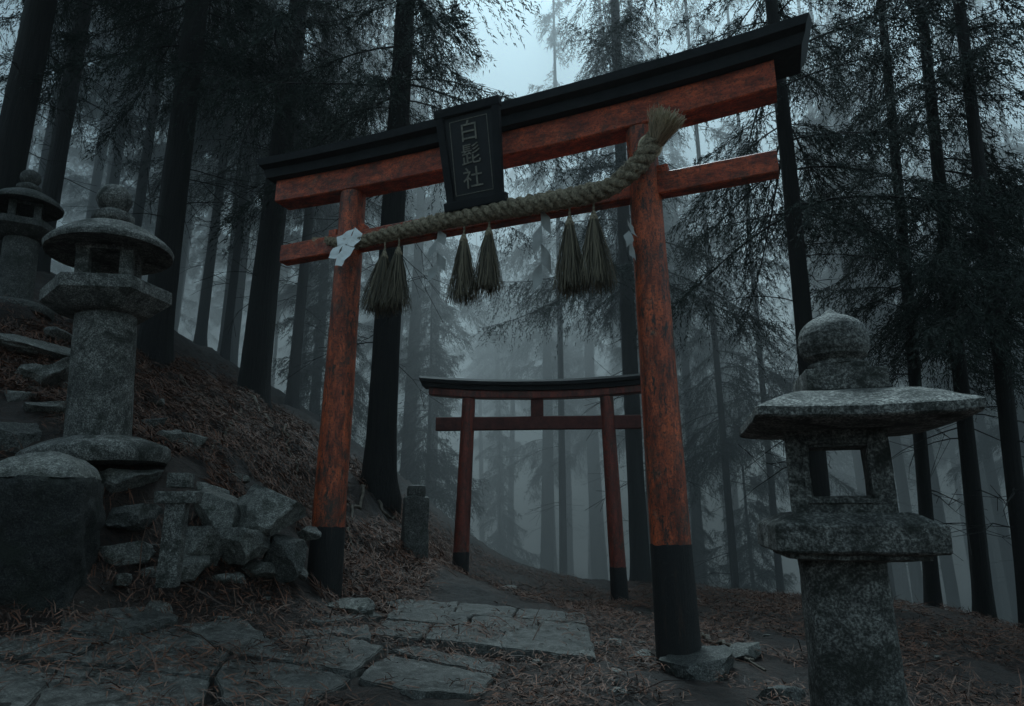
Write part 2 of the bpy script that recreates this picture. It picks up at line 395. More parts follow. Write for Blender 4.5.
for k,(px,py,Y,w,h,l) in enumerate(RK):
    p=at(px,py,Y); z=gz(p[0],p[1])
    zz=p[2] if k<10 or 18<k<27 else z+h*.15
    rock((p[0],p[1],zz),(w,w*.8,h),k+11,l,'darkstone' if k in (3,6,13,15,21,25) else 'rock',rz=random.uniform(-.5,.5),tilt=(random.uniform(-.2,.2),random.uniform(-.3,.3) if k else .28))
RR=random.Random(12)
RUB=[(100,530,4.9),(90,510,5.0),(150,545,5.0),(310,530,5.6),(240,500,5.6),(125,575,4.6),(262,568,5.3),(300,570,5.5),
(75,395,6.2),(20,365,6.3),(45,362,6.6),(65,425,5.9),(30,425,5.5),(50,395,6.0),(5,388,6.0),(175,478,5.6),(195,485,5.7),(60,478,5.0),(215,492,5.7),(150,495,5.3),
(188,560,4.9),(145,570,4.8),(165,520,5.2),(105,575,4.7),(85,365,6.8),(15,340,7.0),
(60,335,7.0),(30,400,5.9),(75,412,6.0),(15,425,5.6),(42,435,5.5),(150,425,6.3),(160,400,7.0),(175,455,6.0),(25,350,6.6),(80,350,7.0),(62,390,6.2),(8,368,6.4),(190,440,6.3),(230,475,6.2),(220,578,5.0)]
for k,(px,py,Y) in enumerate(RUB):
    p=at(px,py,Y); w=RR.uniform(.06,.17); zz=p[2]-.02
    if k>=26: zz=max(zz,gz(p[0],p[1])) if abs(zz-gz(p[0],p[1]))<.5 else gz(p[0],p[1])+.02
    rock((p[0],p[1],zz),(w*1.4,w,w*.62),k+90,'loose angular rubble rock piled on the left bank among the larger rocks',RR.choice(['rock','rock','darkstone']),rz=RR.uniform(0,6),tilt=(RR.uniform(-.3,.3),RR.uniform(-.3,.3)),group='rubble rocks on the left bank',sub=3)
for k in range(60):
    px=RR.uniform(20,1000); py=RR.uniform(596,700); p=ground_at(px,py); w=RR.uniform(.012,.045)
    rock((p[0],p[1],p[2]+.012),(w*1.3,w,w*.6),k+190,'small pebble scattered on the needle-covered ground',rz=RR.uniform(0,6),group='pebbles on the forest floor',name='pebble',cat='pebble',sub=2)
RT=[((705,640),(735,652),(760,672),'pale gnarled root curling on the ground right of the right gate post',.022),
((250,405),(285,440),(300,480),'long root running down the bank below the thick cedar left of the gate',.03),
((240,410),(225,435),(205,470),'root running down the bank toward the rock wall',.025),
((375,490),(392,515),(430,530),'root spreading from the cedar behind the left gate post',.03),
((365,495),(350,520),(352,560),'short root dropping beside the left gate post',.025),
((165,372),(200,400),(235,420),'root crossing the upper bank right of the round lantern',.03),
((820,640),(770,628),(720,618),'thin fallen branch on the ground left of the square lantern',.012),
((930,640),(965,632),(1015,648),'thin fallen branch on the ground right of the square lantern',.012),
((520,585),(560,590),(590,583),'thin fallen branch across the dirt path before the small gate',.010)]
for k,(a,b_,c_,l,rd) in enumerate(RT):
    W3=[ground_at(*q) for q in (a,b_,c_)]
    P=cat(W3,26); P[:,:2]+=rng.normal(0,.02,(26,2)); P[:,2]=G(P[:,0],P[:,1],True)+rd*.5+.01
    v,f=tube(P,rd*(1-.6*np.linspace(0,1,26))*(1+.2*rng.randn(26)*.5),8)
    nm='fallen_branch' if 'branch' in l else 'tree_root'
    tag(mk(nm,v,f,M['root'],None,True),l,'branch' if 'branch' in l else 'root')
# ---------------- stone lanterns ----------------
def left_lantern(loc,s,rz,label,mat,sr=1.0,lean=0):
    t=empty('stone_lantern',loc,label,'stone lantern',None,rz)
    t.rotation_euler=(Matrix.Rotation(lean,3,'Y')@Matrix.Rotation(rz,3,'Z')).to_euler()
    def L(name,prof,ns=72,no=.004,seed=0,poly=0):
        v,f=lathe([(r*s*sr,z*s) for r,z in prof],ns,2,0,no,9,seed,.03,poly=poly); return mk(name,v,f,M[mat],t,True,35 if poly else 50)
    L('base',[(.60,-.08),(.63,-.03),(.63,.03),(.60,.06),(.46,.115),(.36,.145),(.31,.15)],no=.006,seed=1)
    L('post',[(.285,.14),(.28,.20),(.275,1.10),(.275,1.215)],no=.003,seed=2)
    L('platform',[(.30,1.21),(.38,1.23),(.55,1.34),(.565,1.35),(.565,1.455),(.555,1.465),(.30,1.50)],72,.003,3,6)
    bm=bmesh.new()
    for a in (45,135,225,315):
        boxbm(.12*s*sr,.12*s*sr,.32*s,.012,1,bm,(.27*s*sr*math.cos(R(a)),.27*s*sr*math.sin(R(a)),1.67*s))
    boxbm(.52*s*sr,.52*s*sr,.03*s,.008,2,bm,(0,0,1.512*s)); boxbm(.52*s*sr,.52*s*sr,.05*s,.008,2,bm,(0,0,1.80*s))
    frombm('firebox',bm,M[mat],t)
    L('cap',[(.24,1.835),(.44,1.825),(.54,1.80),(.575,1.80),(.585,1.84),(.575,1.855),(.53,1.90),(.43,1.975),(.31,2.04),(.20,2.075),(.13,2.09)],no=.003,seed=4)
    L('finial',[(.12,2.08),(.18,2.10),(.20,2.13),(.195,2.18),(.13,2.22),(.10,2.235),(.14,2.27),(.17,2.33),(.16,2.40),(.12,2.455),(.05,2.49),(.005,2.505)],no=.003,seed=5)
    return t
p=at(98,450,5.2)
left_lantern((p[0],p[1],.43),.97,.35,'pale round stone lantern with domed cap and round post on the left bank','stone',.86,R(-5))
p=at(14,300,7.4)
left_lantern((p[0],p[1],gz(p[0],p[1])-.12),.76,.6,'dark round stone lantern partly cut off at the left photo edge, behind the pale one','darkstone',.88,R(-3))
RX,RY=1.36,2.62
t=empty('stone_lantern',(RX,RY,-1.16),'square-capped stone lantern with open square firebox in the right foreground','stone lantern',rz=R(-14))
def L(name,prof,ns=96,p=2,up=0,no=.004,seed=0,smooth=True,st=.02,dx=0,rib=0):
    v,f=lathe([(r,z+1.16) for r,z in prof],ns,p,up,no,11,seed,st,rib=rib); o=mk(name,v,f,M['stone'],t,smooth,32); o.location.x=dx; return o
L('post',[(.175,-1.25),(.165,-1.0),(.150,-.5),(.148,-.17)],p=3.4,no=.005,seed=11,dx=-.07)
L('platform',[(.17,-.175),(.235,-.165),(.235,-.150),(.278,-.142),(.286,-.134),(.286,-.048),(.280,-.040),(.19,.000)],96,60,.0,.008,12,st=.012,dx=-.055)
def ringbox(w,h,d,ow,oz0,oz1):
    bm=bmesh.new(); xs=[-w/2,-ow/2,ow/2,w/2]; zs=[0,oz0,oz1,h]
    N=6
    def sub(a): 
        o=[]
        for q,r_ in zip(a[:-1],a[1:]): o+= [q+(r_-q)*k_/N for k_ in range(N)]
        return o+[a[-1]]
    X=sub(xs);Z=sub(zs);Yd=[-d/2+d*k_/10 for k_ in range(11)]
    solid=lambda a,b,c: 0<=a<3*N and 0<=c<3*N and 0<=b<10 and not (N<=a<2*N and N<=c<2*N)
    vd={}
    def vv(a,b,c):
        if (a,b,c) not in vd: vd[(a,b,c)]=bm.verts.new((X[a],Yd[b],Z[c]))
        return vd[(a,b,c)]
    for a in range(3*N):
        for b in range(10):
            for c in range(3*N):
                if not solid(a,b,c): continue
                for da,db,dc,q in ((-1,0,0,[(0,0,0),(0,0,1),(0,1,1),(0,1,0)]),(1,0,0,[(1,0,0),(1,1,0),(1,1,1),(1,0,1)]),
                    (0,-1,0,[(0,0,0),(1,0,0),(1,0,1),(0,0,1)]),(0,1,0,[(0,1,0),(0,1,1),(1,1,1),(1,1,0)]),
                    (0,0,-1,[(0,0,0),(0,1,0),(1,1,0),(1,0,0)]),(0,0,1,[(0,0,1),(1,0,1),(1,1,1),(0,1,1)])):
                    if not solid(a+da,b+db,c+dc): bm.faces.new([vv(a+x,b+y,c+z) for x,y,z in q])
    return bm
bm=ringbox(.370,.330,.20,.205,.070,.262)
for v in bm.verts:
    v.co+=Vector((mn.fractal(v.co*10,.8,2,4),mn.fractal(v.co*10+Vector((9,0,0)),.8,2,4),mn.fractal(v.co*10+Vector((0,9,0)),.8,2,4)))*.003
o=frombm('firebox',bm,M['stone'],t,True,45); o.location=(-.044,0,1.152); o.rotation_euler=(0,0,R(-9))
bm=bmesh.new()
for sx,sz,x,z in ((.250,.018,0,.280),(.250,.018,0,.052),(.018,.210,-.116,.166),(.018,.210,.116,.166)): boxbm(sx,.014,sz,.004,1,bm,(x,-.106,z))
o2=frombm('window_frame',bm,M['stone'],o)
L('cap',[(.18,.318),(.30,.322),(.360,.332),(.372,.336),(.378,.343),(.378,.372),(.370,.380),(.33,.402),(.28,.430),(.23,.452),(.18,.466),(.14,.470)],96,26,.012,.004,13,st=.010)
def blk(name,w,h,z):
    b=boxbm(w,w,h,.004,3)
    for v in b.verts: v.co+=v.co.normalized()*.003*mn.fractal(v.co*12,.8,2,4)
    o=frombm(name,b,M['stone'],t,True,40); o.location=(0,0,1.16+z); return o
blk('finial_base',.30,.085,.516); blk('finial_step',.20,.034,.576)
L('finial',[(.085,.588),(.106,.592),(.108,.602),(.088,.608),(.090,.614),(.122,.634),(.136,.668),(.137,.703),(.130,.742),(.110,.776),(.076,.800),(.042,.815),(.024,.83),(.004,.85)],48,2,0,.001,14,st=.006,rib=190)
# dark pillar, cross marker, small post
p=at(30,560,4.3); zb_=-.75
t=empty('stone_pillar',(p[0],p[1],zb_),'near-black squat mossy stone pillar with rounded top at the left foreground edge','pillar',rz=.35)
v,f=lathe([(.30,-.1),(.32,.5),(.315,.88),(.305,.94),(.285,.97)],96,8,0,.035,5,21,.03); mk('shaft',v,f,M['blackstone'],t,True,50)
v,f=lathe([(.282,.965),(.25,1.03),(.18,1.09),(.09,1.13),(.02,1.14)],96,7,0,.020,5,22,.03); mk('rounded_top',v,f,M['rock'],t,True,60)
p=at(170,568,4.5)
t=empty('cross_marker',(p[0],p[1],p[2]),'small weathered stone cross marker in front of the low rock wall','stone marker',rz=.15)
def sb(name,sx,sy,sz,z,mat='stone'):
    b=boxbm(sx,sy,sz,.008,4)
    for v in b.verts: v.co+=v.co.normalized()*.004*mn.fractal(v.co*9+Vector((z,0,0)),.8,2,4)
    o=frombm(name,b,M[mat],t,True,40); o.location=(0,0,z); return o
sb('upright',.125,.11,.62,.19); sb('crossbar',.27,.14,.08,.46); sb('top_block',.145,.13,.10,.575)
p=at(414,560,8)
t=empty('stone_post',(p[0],p[1],gz(p[0],p[1])-.1),'short dark stone post behind the left gate post on the bank foot','stone post',rz=.3)
b=boxbm(.30,.25,.80,.03,4)
for v in b.verts: v.co+=v.co.normalized()*.02*mn.fractal(v.co*5,.8,2,4)
o=frombm('shaft',b,M['darkstone'],t,True,40); o.location=(0,0,.37)
b=boxbm(.22,.18,.16,.05,3); o=frombm('cap_stone',b,M['darkstone'],t,True,40); o.location=(0,0,.83)
# ---------------- torii gates ----------------
def sweep(sec,x0,x1,curve,slant=0,nseg=36,seed=0,zc=0):
    V=[];Fa=[];m=len(sec)
    for i_ in range(nseg+1):
        t_=i_/nseg; x=x0+(x1-x0)*t_
        for y,z in sec:
            w=mn.noise(Vector((x*1.3+seed,y*3,z*3)))*.006+mn.noise(Vector((x*9+seed,y*9,z*9)))*.0025
            V.append((x+slant*z*(2*t_-1)*abs(2*t_-1)**3,y+w,z+zc+curve(x)+w))
    for i_ in range(nseg):
        for j_ in range(m):
            a=i_*m+j_;b_=i_*m+(j_+1)%m; Fa.append((a,a+m,b_+m,b_))
    Fa.append(tuple(range(m))); Fa.append(tuple(reversed(range(nseg*m,(nseg+1)*m))))
    return V,Fa
def rsec(w,z0,z1,c=.012):
    return [(-w/2+c,z0),(w/2-c,z0),(w/2,z0+c),(w/2,z1-c),(w/2-c,z1),(-w/2+c,z1),(-w/2,z1-c),(-w/2,z0+c)]
def post(root,bx,by,tx,ty,zb,zt,r0,r1,blackh,red,seed):
    def seg(name,za,zc_,ra,rc,mat,par):
        V=[];Fa=[];ns=48
        kk=max(4,int((zc_-za)/.05))
        for i_ in range(kk+1):
            z=za+(zc_-za)*i_/kk; t_=(z-zb)/(zt-zb); cx=bx+(tx-bx)*t_; cy=by+(ty-by)*t_; r=ra+(rc-ra)*i_/kk
            for j_ in range(ns):
                a=2*math.pi*j_/ns; rr=r*(1+.018*mn.fractal(Vector((math.cos(a)*1.5+seed,math.sin(a)*1.5,z*1.2)),.9,2,4))
                zz=z
                if name=='post_base' and i_==kk: zz+=.018*mn.noise(Vector((math.cos(a)*3,math.sin(a)*3,seed)))
                V.append((cx+rr*math.cos(a),cy+rr*math.sin(a),zz))
        for i_ in range(kk):
            for j_ in range(ns):
                a=i_*ns+j_;b_=i_*ns+(j_+1)%ns; Fa.append((a,b_,b_+ns,a+ns))
        Fa.append(tuple(reversed(range(ns)))); Fa.append(tuple(range(kk*ns,(kk+1)*ns)))
        return mk(name,V,Fa,M[mat],par,True,60)
    sp=seg('post',zb+blackh,zt,r0+(r1-r0)*blackh/(zt-zb),r1,red,root)
    sk=seg('post_base',zb-.15,zb+blackh+.01,r0+.008,r0+(r1-r0)*blackh/(zt-zb)+.003,'foot',sp)
    sk['label']='black painted foot of gate post'
GA=math.atan2(-1.16,2.834); GC=np.array([-.283,5.58,0.]); ZB=-1.06
gate=empty('torii_gate',(GC[0],GC[1],ZB),'large worn vermilion torii gate with rope and name plaque spanning the path','gate',rz=GA)
post(gate,-1.545,0,-1.50,0,-.64-ZB,3.25-ZB,.155,.13,.50,'redpost',1)
post(gate,1.60,0,1.531,0,0,3.25-ZB,.155,.13,.82,'redpost',5)
cv=lambda x:.09*(abs(x)/2.8)**2.6
v,f=sweep(rsec(.24,3.24-ZB,3.50-ZB),-2.45,2.65,cv,0,90); mk('lintel',v,f,M['red'],gate)
sec=[(-.19,0),(.19,0),(.20,.10),(.27,.12),(.28,.20),(.04,.31),(-.04,.31),(-.28,.20),(-.27,.12),(-.20,.10)]
v,f=sweep(sec,-2.54,2.86,cv,.35,90,3,3.503-ZB); mk('top_beam',v,f,M['blackroof'],gate)
v,f=sweep(rsec(.13,2.60-ZB,2.80-ZB),-2.36,2.60,lambda x:0,0,90,6); mk('tie_beam',v,f,M['red'],gate)
for sx in (-1,1):
    for q in (-1,1):
        b=boxbm(.10,.10,.07,.01); o=frombm('wedge',b,M['red'],gate); o.location=(sx*1.53+q*.17,0,2.838-ZB)
pl=empty('name_plaque',(0,0,0),'black framed wooden name plaque hung at the centre of the large gate','sign')
cA,sA=math.cos(GA),math.sin(GA)
def onplane(px,py,off):
    r=ray(px,py); nrm=np.array([sA,-cA,0]); tt=(nrm@GC+off)/(nrm@r); return r*tt
pl.location=onplane(472,156,.38); pl.rotation_euler=(R(14),0,GA)
PW,PH=.50,.80
bd=frombm('board',boxbm(PW,.03,PH,.004,0),M['black'],pl)
for nm,sx,sz,x,z in (('frame_rail',PW+.16,.085,0,PH/2+.03),('frame_rail',PW+.12,.085,0,-PH/2-.03)):
    b=boxbm(sx,.07,sz,.012); o=frombm(nm,b,M['blackroof'],pl); o.location=(x,-.012,z)
for x in (-1,1):
    b=boxbm(.075,.062,PH+.02,.012)
    for v in b.verts: v.co.x+= x*v.co.z*.05
    o=frombm('frame_stile',b,M['blackroof'],pl); o.location=(x*(PW/2+.01),-.012,0)
for x in (-1,1):
    b=boxbm(.005,.006,PH-.12,0); o=frombm('gilt_line',b,M['gold'],bd); o.location=(x*(PW/2-.065),-.018,0)
for z in (-1,1):
    b=boxbm(PW-.135,.006,.005,0); o=frombm('gilt_line',b,M['gold'],bd); o.location=(0,-.018,z*(PH/2-.062))
for ch,z in (('白',.215),('髭',0.0),('社',-.215)):
    cu=bpy.data.curves.new('t','FONT'); cu.body=ch; cu.size=.205; cu.extrude=.003; cu.align_x='CENTER'; cu.align_y='CENTER'
    to=bpy.data.objects.new('t',cu); C.objects.link(to); dg=bpy.context.evaluated_depsgraph_get(); dg.update()
    me=bpy.data.meshes.new_from_object(to.evaluated_get(dg)); bpy.data.objects.remove(to)
    me.materials.clear(); me.materials.append(M['gold'])
    o=bpy.data.objects.new('character',me); C.objects.link(o); o.parent=bd; o.location=(0,-.021,z); o.rotation_euler=(R(90),0,0)
SB=-1.244
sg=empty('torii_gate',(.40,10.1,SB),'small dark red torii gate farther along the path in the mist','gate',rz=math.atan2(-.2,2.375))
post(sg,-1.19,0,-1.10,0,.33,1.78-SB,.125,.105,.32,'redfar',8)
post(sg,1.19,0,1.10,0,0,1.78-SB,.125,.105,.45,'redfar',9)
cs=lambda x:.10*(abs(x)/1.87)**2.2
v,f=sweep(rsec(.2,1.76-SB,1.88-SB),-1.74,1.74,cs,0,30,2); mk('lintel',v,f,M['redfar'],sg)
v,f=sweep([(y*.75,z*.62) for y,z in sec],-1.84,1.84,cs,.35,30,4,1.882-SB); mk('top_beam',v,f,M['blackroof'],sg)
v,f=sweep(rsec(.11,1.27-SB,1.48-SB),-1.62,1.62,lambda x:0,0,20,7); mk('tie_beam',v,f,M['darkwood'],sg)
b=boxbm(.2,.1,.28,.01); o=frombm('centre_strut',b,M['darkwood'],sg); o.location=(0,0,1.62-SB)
# ---------------- rope ----------------
RP=[(326,240,.02),(338,243,.16),(352,243,.23),(372,239,.22),(400,232,.22),(440,221,.22),(490,212,.23),(540,203,.24),(585,195,.24),(615,184,.25),(635,168,.25),(650,148,.24),(658,132,.22)]
RW=np.array([onplane(*q) for q in RP])
path=cat(RW,620); path+=np.c_[vn(np.arange(620)*.03,np.zeros(620),1,3),vn(np.arange(620)*.03,np.zeros(620),1,4),vn(np.arange(620)*.03,np.zeros(620),1,5)]*.022
org=path[0].copy()
rope=empty('sacred_rope',tuple(org),'thick twisted straw rope tied across the posts of the large gate','rope')
Tn=np.gradient(path,axis=0); Tn/=np.linalg.norm(Tn,axis=1)[:,None]
Nn=np.cross(Tn,[0,0,1.]); Nn/=np.linalg.norm(Nn,axis=1)[:,None]; Bn=np.cross(Tn,Nn)
s=np.r_[0,np.cumsum(np.linalg.norm(np.diff(path,axis=0),axis=1))]; Ltot=s[-1]; tt=s/Ltot
rad=.060*(.55+.55*np.clip(tt*2.2,0,1))*(1+.16*vn(s*4,s*0,1,7))
for k in range(3):
    an=s*2*np.pi/(.27)+k*2*np.pi/3+.5*vn(s*2,s*0,1,8)
    Pk=path+(np.cos(an)[:,None]*Nn+np.sin(an)[:,None]*Bn)*(rad*.68)[:,None]-org
    v,f=tube(Pk,rad*(.60),16)
    v=v+rng.normal(0,.0045,v.shape)
    mk('strand',v,f,M['rope'],rope,True)
def blades(N,p0,d,L,r0,r1,w,rs,curl=.15,lj=.25):
    d=np.array(d,float); d/=np.linalg.norm(d); a=np.cross(d,[.3,.9,.1]); a/=np.linalg.norm(a); b_=np.cross(d,a)
    th=rs.uniform(0,2*np.pi,N); rr=np.sqrt(rs.rand(N)); e=np.cos(th)[:,None]*a+np.sin(th)[:,None]*b_
    Ls=L*(1-lj*rs.rand(N)); K_=5; pts=[]
    for k_ in range(K_+1):
        u=k_/K_
        pts.append(p0+d*(Ls*u)[:,None]+e*((r0+(r1-r0)*(u**.9))*rr)[:,None]+rs.normal(0,1,(N,3))*curl*L*.06*u)
    sd=np.cross(e,d)*w+rs.normal(0,w*.3,(N,3))
    V=np.stack([np.stack([q-sd*(1-.5*k_/K_),q+sd*(1-.5*k_/K_)],1) for k_,q in enumerate(pts)],1).reshape(-1,3)
    base=(np.arange(N)*(K_+1)*2)[:,None]+(np.arange(K_)*2)[None,:]
    return V,np.stack([base,base+1,base+3,base+2],-1).reshape(-1,4)
rs=np.random.RandomState(5)
e0=path[-1]-org; 
v,f=blades(480,e0-np.array([.02,0,.08]),[.25,-.8,.6],.26,.06,.17,.0048,rs,.5); mk('frayed_end',v,f,M['straw'],rope)
v,f=blades(60,np.array([0,0,0.]),[-1,.3,.05],.16,.02,.05,.004,rs,.5); mk('frayed_end',v,f,M['straw'],rope)
NF=2200; idx=rs.randint(10,610,NF)
P0=path[idx]-org; an=rs.uniform(0,6.28,NF); o_=(np.cos(an)[:,None]*Nn[idx]+np.sin(an)[:,None]*Bn[idx])
q0=P0+o_*(rad[idx]*1.05)[:,None]; q1=q0+o_*rs.uniform(.0,.045,(NF,1))+Tn[idx]*rs.uniform(-.08,.08,(NF,1))
sd=Bn[idx]*.0017
o=mk('stray_fibres',np.stack([q0-sd,q0+sd,q1],1).reshape(-1,3),np.arange(NF*3).reshape(-1,3),M['straw'],rope); o['kind']='stuff'
v,f=tube(np.array([path[570]-org+np.array([math.cos(a)*.09,-math.sin(a)*.02,math.sin(a)*.09]) for a in np.linspace(0,6.3,20)]),.014,6)
mk('binding_cord',v,f,M['straw'],rope,True)
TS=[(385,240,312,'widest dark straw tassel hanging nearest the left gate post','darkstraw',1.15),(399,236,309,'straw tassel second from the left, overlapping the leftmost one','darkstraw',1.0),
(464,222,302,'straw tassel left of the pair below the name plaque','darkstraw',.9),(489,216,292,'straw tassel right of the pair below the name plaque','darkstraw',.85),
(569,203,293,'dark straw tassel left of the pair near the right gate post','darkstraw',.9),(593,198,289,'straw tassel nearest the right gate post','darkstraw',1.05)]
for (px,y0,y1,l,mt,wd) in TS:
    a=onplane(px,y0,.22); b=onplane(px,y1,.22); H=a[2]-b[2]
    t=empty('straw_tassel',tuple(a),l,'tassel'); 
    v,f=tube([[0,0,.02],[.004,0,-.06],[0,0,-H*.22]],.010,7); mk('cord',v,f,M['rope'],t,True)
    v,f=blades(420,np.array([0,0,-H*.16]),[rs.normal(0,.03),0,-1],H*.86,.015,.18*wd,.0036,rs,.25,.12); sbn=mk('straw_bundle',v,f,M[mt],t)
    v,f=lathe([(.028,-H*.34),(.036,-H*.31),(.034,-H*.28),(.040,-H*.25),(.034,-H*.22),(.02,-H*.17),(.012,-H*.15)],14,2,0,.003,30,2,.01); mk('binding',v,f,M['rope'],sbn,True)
def shide(px,y0,y1,l,mt,w,turn=0,n_=4):
    a=onplane(px,y0,.2); b=onplane(px,y1,.2); H=a[2]-b[2]; hs=H/n_
    V=[];Fa=[]
    for k_ in range(n_):
        x=(-.46 if k_%2 else .46)*w; z=-k_*hs
        y=-.02*(k_%2)
        q=[(x-w/2,y,z),(x+w/2,y+.01,z),(x+w/2,y-.03,z-hs*1.08),(x-w/2,y-.02,z-hs*1.08)]
        i0=len(V)
        for iu in range(5):
            for iv in range(5):
                u,v_=iu/4,iv/4
                P=(np.array(q[0])*(1-u)+np.array(q[1])*u)*(1-v_)+(np.array(q[3])*(1-u)+np.array(q[2])*u)*v_
                P[1]+=.010*math.sin(u*5+k_)+.010*math.sin(v_*4+k_*2); P[2]-=(u-.5)*hs*.6*(1 if k_%2==0 else -1)
                V.append(tuple(P))
        for iu in range(4):
            for iv in range(4):
                c0=i0+iu*5+iv; Fa.append((c0,c0+1,c0+6,c0+5))
    o=mk('paper_streamer',V,Fa,M[mt],None,True); o.location=a; o.rotation_euler=(0,0,GA+turn); tag(o,l,'paper streamer')
shide(438,232,280,'dim grey zigzag paper streamer left of the name plaque tassels','papergrey',.085,.2)
shide(541,212,287,'grey zigzag paper streamer hanging mid rope between the two tassel pairs','papergrey',.085,.5)
shide(628,222,258,'short grey paper streamer beside the right gate post','papergrey',.06,.9,3)
t=empty('paper_bow',tuple(onplane(347,246,.30)),'bright white folded paper tied round the rope on the left gate post','paper streamer',rz=GA)
def sheet(name,pts,seed):
    q=[np.array((x*1.3,0,z*1.6),float) for x,z in pts]; V=[];Fa=[];N=7
    for iu in range(N+1):
        for iv in range(N+1):
            u,v_=iu/N,iv/N; P=(q[0]*(1-u)+q[1]*u)*(1-v_)+(q[3]*(1-u)+q[2]*u)*v_
            P[1]=-.03*seed*.3+.03*mn.noise(Vector((P[0]*12,P[2]*12,seed)))+P[2]*.4; V.append(tuple(P))
    for iu in range(N):
        for iv in range(N):
            c0=iu*(N+1)+iv; Fa.append((c0,c0+1,c0+N+2,c0+N+1))
    mk(name,V,Fa,M['paper'],t)
sheet('folded_sheet',[(-.13,.09),(.0,.14),(.02,.02),(-.08,-.0)],1)
sheet('folded_sheet',[(.02,.14),(.12,.07),(.09,-.03),(.01,.0)],2)
sheet('folded_sheet',[(-.11,-.01),(-.01,.01),(-.04,-.10),(-.12,-.08)],3)
sheet('folded_sheet',[(-.01,.0),(.11,-.04),(.05,-.17),(-.03,-.15)],4)
# ---------------- trees ----------------
def trunk_mesh(seed,H=26.):
    r=random.Random(seed); V=[];ns=24; zs=list(np.r_[np.linspace(-.8,1.5,18),np.linspace(1.7,H,60)])
    for z in zs:
        rad=.5*(1-.8*max(z,0)/H)
        fl=.45*math.exp(-max(z+.1,0)/.35)
        cx=.3*math.sin(z*.17+seed)-.3*math.sin(seed); cy=.2*math.cos(z*.13+seed)-.2*math.cos(seed)
        for j_ in range(ns):
            a=2*math.pi*j_/ns
            lob=1+fl*(.9+.8*mn.noise(Vector((math.cos(a)*1.8+seed*3,math.sin(a)*1.8,0))))
            q=rad*lob*(1+.07*mn.fractal(Vector((math.cos(a)*3+seed,math.sin(a)*3,z*.6)),.9,2,4))
            V.append((q*math.cos(a)+cx*.8,q*math.sin(a)+cy*.8,z))
    Fa=[]
    for i_ in range(len(zs)-1):
        for j_ in range(ns):
            a=i_*ns+j_;b_=i_*ns+(j_+1)%ns; Fa.append((a,b_,b_+ns,a+ns))
    Fa.append(tuple(range((len(zs)-1)*ns,len(zs)*ns)))
    me=bpy.data.meshes.new('trunk'); me.from_pydata(V,[],Fa); me.polygons.foreach_set('use_smooth',[True]*len(me.polygons)); me.materials.append(M['bark']); return me
def npmesh(name,V,Fa,mat):
    o=mk(name,V,Fa,mat); me=o.data; bpy.data.objects.remove(o); return me
def crown(seed,z0,z1,nb,Lmax,ls=1.0,dens=1.0,dead0=None,ndead=0,pw=1.1):
    rs=np.random.RandomState(seed); LV=[];BR=[]
    for b in range(nb):
        u=rs.rand()**pw; h=z0+(z1-z0)*u
        L=Lmax*((1-u)**.7*.85+.15)*rs.uniform(.35,1.15)
        az=rs.uniform(0,6.283); dr=np.array([math.cos(az),math.sin(az),0]); sd=np.array([-dr[1],dr[0],0])
        up=rs.uniform(-.35,.2); sag=rs.uniform(.3,.9)
        ts=np.linspace(0,1,9); bend=rs.normal(0,.25)
        ax=lambda t:(dr*L)*np.asarray(t)[...,None]+sd*(bend*L*np.asarray(t)**2)[...,None]+np.array([0,0,1])*(L*(up*np.asarray(t)-sag*np.asarray(t)**2+ .35*np.asarray(t)**4))[...,None]+np.array([0,0,h])
        BR.append(tube(ax(ts),.015*(L/2.5+.3)*(1-.85*ts),4))
        nt_=int(L*26*dens)
        tt_=1-.86*rs.rand(nt_)**1.1
        for t_ in tt_:
            p0=ax(np.array([t_]))[0]; side=rs.choice([-1,1]); an=rs.uniform(.3,1.3)
            td=dr*math.cos(an)+sd*side*math.sin(an)+np.array([0,0,rs.uniform(-1.1,.05)])
            lt=min(.7,.5*L*(1.15-t_))*rs.uniform(.5,1.1)
            m=max(5,int(lt/.018/ls)); s_=np.linspace(0.05,1,m)
            pos=p0+td*(lt*s_)[:,None]+np.array([0,0,-1])*(lt*.8*s_**2)[:,None]+rs.normal(0,.014*ls,(m,3))
            ld=td*.8+rs.normal(0,.45,(m,3))+np.array([0,0,-.45]); ld/=np.linalg.norm(ld,axis=1)[:,None]
            ll=rs.uniform(.05,.11,m)*ls; sw=np.cross(ld,rs.normal(0,1,(m,3))); sw/=np.linalg.norm(sw,axis=1)[:,None]+1e-9
            sw*=(.0085*ls)
            LV.append(np.stack([pos-sw,pos+sw,pos+ld*ll[:,None]],1))
    if ndead:
        for b in range(ndead):
            h=rs.uniform(dead0,z0+1); L=rs.uniform(.4,1.7); az=rs.uniform(0,6.28); dr=np.array([math.cos(az),math.sin(az),0])
            ts=np.linspace(0,1,6); P=dr*L*ts[:,None]+np.array([0,0,1])*(h+L*(rs.uniform(-.3,.2)*ts-.3*ts**2))[:,None]+rs.normal(0,.03,(6,3))*ts[:,None]
            BR.append(tube(P,.011*(1-.8*ts),4))
            for _ in range(4):
                k_=rs.randint(1,5); q=P[k_]+np.outer(np.linspace(0,1,4),(dr+rs.normal(0,.6,3))*L*.3); BR.append(tube(q,.004,4))
    V=np.concatenate(LV).reshape(-1,3); bv,bf=join(BR)
    return npmesh('crown',V,np.arange(len(V)).reshape(-1,3),M['leaf']),npmesh('branches',bv,bf,M['bark'])
TM=[trunk_mesh(k) for k in range(4)]
